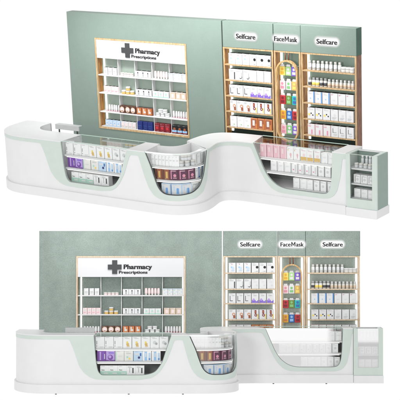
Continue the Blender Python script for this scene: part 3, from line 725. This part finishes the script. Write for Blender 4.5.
        # goods in the niche
        rows = [
         [(3, 'p_white', .1, 'white carton with grey lines'), (4, 'p_jar', .07, 'small pale pink jar'), (3, 'p_whitefig', .112, 'white carton with dark figure'), (5, 'p_slim', .058, 'slim pale pink tube'), (4, 'p_dots', .094, 'white carton with pastel dots')],
         [(4, 'p_pinkpat', .082, 'pale pink patterned carton'), ('pyr', 'p_roundjar', .09, 'round gold jar with white lid'), (3, 'p_whitefig', .112, 'white carton with dark figure'), (3, 'p_mint', .11, 'white carton with mint base'), (3, 'p_beige', .112, 'beige carton with pink panel')],
         [(6, 'p_slimtube', .052, 'slim white tube with pink cap'), (3, 'p_brownface', .12, 'dark brown carton with round beige face'), (3, 'p_orangefig', .115, 'rust and orange carton with pale figure'), ('pyr', 'p_whitejar', .095, 'round white jar'), (6, 'p_slimtube', .052, 'slim white tube with pink cap')],
         [(4, 'p_bluebox', .084, 'pale blue carton'), (4, 'p_whitepink', .082, 'white carton with pink panel'), (3, 'p_navy', .11, 'navy blue carton'), (3, 'p_darkred', .11, 'dark red carton'), (3, 'p_blackpic', .11, 'black carton with blue and rust picture')]]
        rn = ('top', 'second', 'third', 'bottom'); cn = ('first', 'second', 'third', 'fourth', 'fifth')
        for ri, row in enumerate(rows):
            if d.k == 'B' and ri == 3: continue          # wholly behind the counter
            z = ph[ri] + .001 if ri < 3 else c0 + e + .013
            for ci, (cnt, key, pitch, lab) in enumerate(row):
                xc = ix0 + pw * (ci + .5) + (.02 if ci == 0 else 0)
                lab2 = '%s, %s row, %s bay of prescriptions niche, %s' % (lab, rn[ri], cn[ci], d.short)
                grp = '%s row %s bay of niche, %s' % (rn[ri], cn[ci], d.short)
                cat = 'jar' if 'jar' in key else 'tube' if 'slim' in key else 'carton'
                if cnt == 'pyr':
                    h = .066 if key == 'p_roundjar' else .063
                    for j in range(3): put(d.M, key, xc + (j - 1) * pitch, Y + .075, z, lab2, cat, grp)
                    if key == 'p_whitejar':
                        for j in range(2): put(d.M, key, xc + (j - .5) * pitch, Y + .075, z + h, lab2, cat, grp)
                    else: put(d.M, key, xc, Y + .075, z + h, lab2, cat, grp)
                else:
                    for j in range(cnt): put(d.M, key, xc + (j - (cnt - 1) / 2) * pitch, Y + .065, z, lab2, cat, grp)
        # selfcare and mask units
        def unit(x0, x1, nm, label, tx, txt, tw):
            u = thing(nm, d.M, (x0, Y, 0), label + ' ' + d.tag, 'shelf unit')
            hb = P['hb']; e = .03
            box_part('header', u, (x0, x1, Y - .002, Y + T, hb, P['top']), d.wall, .003)
            if x1 > 1.5: box_part('header_side_shade', u, (x1 + .0005, x1 + .004, Y - .001, Y + T, hb + .001, P['top'] - .001), GREENSHADE, 0)  # thin added sheet that carries the painted side shade
            side = WOODSHADE if d.k == 'A' else OAKPALE
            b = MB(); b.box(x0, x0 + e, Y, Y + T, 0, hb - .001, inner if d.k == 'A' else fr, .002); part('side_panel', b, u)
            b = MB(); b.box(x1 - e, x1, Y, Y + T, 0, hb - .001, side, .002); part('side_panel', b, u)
            for xx in (x0, x1 - e): box_part('front_edge', u, (xx + .001, xx + e - .001, Y - .006, Y - .001, 0, hb - .001), fr, 0)
            box_part('top_rail', u, (x0 + .001, x1 - .001, Y - .007, Y - .0025, hb - .025, hb - .002), fr, 0)
            box_part('back_board', u, (x0 + e, x1 - e, Y + T - .02, Y + T - .001, 0, hb - .002), GREENMID if d.k == 'A' else PALEBACK, 0)
            if x1 - x0 > .7: box_part('lower_shade_board', u, (x0 + e, x1 - e, Y + T - .03, Y + T - .021, 0, P['sh'][4] - .023), LOWSHADE, 0)  # sheet with the shade below the fifth shelf painted in
            for xx in (x0 + e + .035, x1 - e - .025): box_part('led_strip', u, (xx - .018, xx + .018, Y + T - .055, Y + T - .032, P['sh'][4] - .1, hb - .03), LED, 0)
            # glow plate behind the letters, then letters
            hw, hh = tw / 2 + .075, .105
            gx, gz = tx, P['tz'] + .028
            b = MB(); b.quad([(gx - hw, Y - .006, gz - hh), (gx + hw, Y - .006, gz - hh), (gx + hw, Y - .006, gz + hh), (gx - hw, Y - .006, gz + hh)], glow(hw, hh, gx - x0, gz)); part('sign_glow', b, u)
            zb = P['tz'] - .012
            if txt == 'FaceMask':
                l = tx - tw / 2
                lettering('Face', u, 'lettering', l, zb, .185, Y - .013, BLACK, off=.004, h=.082, bold=.008, align='LEFT')
                lettering('ask', u, 'lettering', l + .292, zb, .138, Y - .013, BLACK, off=.004, h=.082, bold=.008, align='LEFT')
                b = MB(); mxl = l + .203; mw_, mh, st, yb = .078, .083, .0175, Y - .014; m2 = mxl + mw_ / 2
                for q in ([(mxl, 0), (mxl + st, 0), (mxl + st, mh), (mxl, mh)], [(mxl + mw_ - st, 0), (mxl + mw_, 0), (mxl + mw_, mh), (mxl + mw_ - st, mh)],
                          [(mxl + st, mh), (mxl + st, mh * .62), (m2, mh * .12), (m2, mh * .48)], [(mxl + mw_ - st, mh), (m2, mh * .48), (m2, mh * .12), (mxl + mw_ - st, mh * .62)]):
                    b.quad([(x, yb - .003, zb + z) for x, z in q], BLACK)
                part('lettering', b, u)
            else: lettering(txt, u, 'lettering', tx, zb, tw, Y - .013, BLACK, off=.008, h=.082, bold=.008)
            return u
        g = .012
        u = unit(P['g1'] + g, P['g2'] - g, 'selfcare_shelf', 'left Selfcare shelf unit with sage header and wooden shelves', P['tx'][0], 'Selfcare', .37)
        def shelves(u, x0, x1, zs):
            for z in zs: box_part('shelf', u, (x0 + .031, x1 - .031, Y - .012, Y + T - .022, z - .022, z), OAK if d.k == 'A' else OAKPALE, .002)
        shelves(u, P['g1'] + g, P['g2'] - g, P['sh'])
        sn = ('top', 'second', 'third', 'fourth', 'fifth', 'lowest')
        def rowof(items, x0, x1, z, lab_unit, ri):
            """items: (key, n, label); spread over the width"""
            n = sum(i[1] for i in items); pad = .10; w = (x1 - x0 - pad - .055) / n; x = x0 + pad + w / 2
            for key, cnt, lab in items:
                cat = 'carton' if key.startswith('s_') else 'jar' if key.startswith('j_') else 'bottle'
                for _ in range(cnt):
                    put(d.M, key, x, Y + .045, z + .001, '%s, %s shelf of %s, %s' % (lab, sn[ri], lab_unit, d.short), cat, '%s shelf of %s, %s' % (sn[ri], lab_unit, d.short)); x += w
        A0, A1 = P['g1'] + g, P['g2'] - g
        R1 = [[('s_flower', 3, 'white carton with pale blue flower'), ('s_blackdot', 3, 'white carton with black dot')],
              [('s_darkstrip', 1, 'white carton with dark vertical strip'), ('s_swirl', 2, 'white carton with dark swirl'), ('s_plain', 3, 'plain white carton')],
              [('s_lmark', 3, 'white carton with dark L mark'), ('s_purple', 3, 'white carton with purple base')],
              [('s_orange', 3, 'white carton with orange ring'), ('s_redsix', 3, 'white carton with dark red figure')],
              [('s_greendot', 3, 'white carton with tiny green dot'), ('s_caramel', 3, 'orange brown carton')]]
        for i, r in enumerate(R1): rowof(r, A0, A1, P['sh'][i], 'left Selfcare unit', i)
        B0, B1 = P['g3'] + g * .3, P['x1']
        u = unit(B0, B1, 'selfcare_shelf', 'right Selfcare shelf unit with sage header and wooden shelves', P['tx'][2], 'Selfcare', .37)
        shelves(u, B0, B1, P['sh'])
        R2 = [[('b_white', 8, 'slim white bottle'), ('j_squat', 3, 'squat white jar')],
              [('b_black', 1, 'small bottle with black band'), ('b_yellow', 2, 'small bottle with yellow band'), ('b_black', 2, 'small bottle with black band'), ('b_beige', 7, 'small off-white bottle')],
              [('s_blueedge', 3, 'white carton with blue edge'), ('s_redtab', 3, 'white carton with small red tab')],
              [('s_twodots', 3, 'white carton with two black dots'), ('s_greyfig', 3, 'white carton with grey figure')],
              [('s_pinkmark', 3, 'white and pink carton'), ('s_greyl', 3, 'white carton with grey L mark')],
              [('j_dome', 6, 'dark domed jar')]]
        if d.k == 'B': R2 = R2[:5]
        for i, r in enumerate(R2): rowof(r, B0, B1, P['sh'][i], 'right Selfcare unit', i)
        # face mask unit
        C0, C1 = P['g2'] + g * .3, P['g3'] - g * .3
        u = unit(C0, C1, 'face_mask_shelf', 'narrow FaceMask unit with rounded golden hanging frame', P['tx'][1], 'FaceMask', .43)
        cx0, cx1, cz0, cz1 = P['cap']; cxm = (cx0 + cx1) / 2; hw = (cx1 - cx0) / 2 - .01; rr = hw
        if d.k == 'A': cxm = (C0 + C1) / 2 - .005
        else: cxm = (C0 + C1) / 2
        hw = min(hw, (C1 - C0) / 2 - .035); rr = hw
        path = [(cxm + rr * math.cos(a), cz1 - rr + rr * math.sin(a)) for a in [math.pi * i / 16 for i in range(17)]] + [(cxm - rr * math.cos(a), cz0 + rr - rr * math.sin(a)) for a in [math.pi * i / 16 for i in range(17)]]
        b = MB(); k = b.mi(BRASS); th = .026; V = []
        for i, (x, z) in enumerate(path):
            cz_ = cz1 - rr if i < 17 else cz0 + rr; nx, nz = (x - cxm) / rr, (z - cz_) / rr
            V.append([b.bm.verts.new(c) for c in ((x, Y - .035, z), (x - nx * th, Y - .035, z - nz * th), (x - nx * th, Y + .02, z - nz * th), (x, Y + .02, z))])
        for i in range(len(V)):
            p_, q_ = V[i], V[(i + 1) % len(V)]
            for j in range(4): f = b.bm.faces.new((p_[j], q_[j], q_[(j + 1) % 4], p_[(j + 1) % 4])); f.material_index = k
        part('hanging_frame', b, u)
        for dx in (-.03, .03): b = MB(); b.lathe(cxm + dx, Y + .0, [(.011, cz1 - .012), (.011, P['hb'] - .03)], BRONZE, 10); part('hanger_post', b, u)
        b = MB(); b.lathe(cxm, Y - .01, [(.02, cz0 - .07), (.028, cz0 - .045), (.012, cz0 - .03), (.012, cz0 + .004)], BRONZE, 12); part('knob', b, u)
        rails = []
        cols = [['yellow', 'lime', 'violet'], ['palepink', 'white', 'gold'], ['red', 'olive', 'teal'], ['amber', 'cobalt', 'red'], ['pink', 'green', 'violet']]
        cname = dict(yellow='yellow', lime='lime green', violet='violet', palepink='pale pink', white='white and green', gold='gold', red='red', olive='olive green', teal='teal', amber='amber', cobalt='blue', pink='pink', green='green')
        for ri, row in enumerate(cols[:4] if d.k == 'B' else cols):
            z = P['fm'][ri]
            b = MB(); b.box(cxm - hw + .03, cxm + hw - .03, Y + .06, Y + .07, z + .155, z + .165, mat('rail_steel', (.6, .6, .6), .3, metal=.6)); part('rail', b, u)
            for ci, cl in enumerate(row):
                put(d.M, 'm_' + cl, cxm + (ci - 1) * .112, Y + .035, z, '%s face mask pack, %s row of golden frame, %s' % (cname[cl], sn[ri], d.short), 'mask pack', 'face mask packs in ' + d.short)

for key in ('A', 'B'):
    d = Display(key); d.walls(); d.counter(); d.counter_goods(); d.cabinet()

# ------------------------------------------------------------------ light
w = bpy.data.worlds.new('World'); S.world = w; w.use_nodes = True
bg = w.node_tree.nodes['Background']; bg.inputs[0].default_value = (1, 1, 1, 1); bg.inputs[1].default_value = 1.0
def area(name, M, loc, target, sx, sy, power, spread=180):
    l = bpy.data.lights.new(name, 'AREA'); l.shape = 'RECTANGLE'; l.size = sx; l.size_y = sy; l.energy = power; l.spread = math.radians(spread)
    o = bpy.data.objects.new(name, l); COL.objects.link(o)
    p = M @ Vector(loc); q = M @ Vector(target)
    o.matrix_world = Matrix.Translation(p) @ (q - p).to_track_quat('-Z', 'Y').to_matrix().to_4x4()
area('wall_washer', M_A, (-1.2, -.75, 3.55), (-1.2, .12, 2.2), 5.6, .25, 54, 110)
area('wall_washer', M_B, (-1.2, -.75, 3.45), (-1.2, .12, 2.1), 5.6, .25, 20, 110)
area('key_softbox', M_B, (-5.5, -16, 3.6), (-1, 0, 2.6), 2.5, 2.5, 500)

for o in S.objects:
    if '_l' in o.keys(): del o['_l']
S.view_settings.view_transform = 'Standard'; S.view_settings.look = 'None'; S.view_settings.exposure = 0
S.cycles.max_bounces = 8; S.cycles.transparent_max_bounces = 16
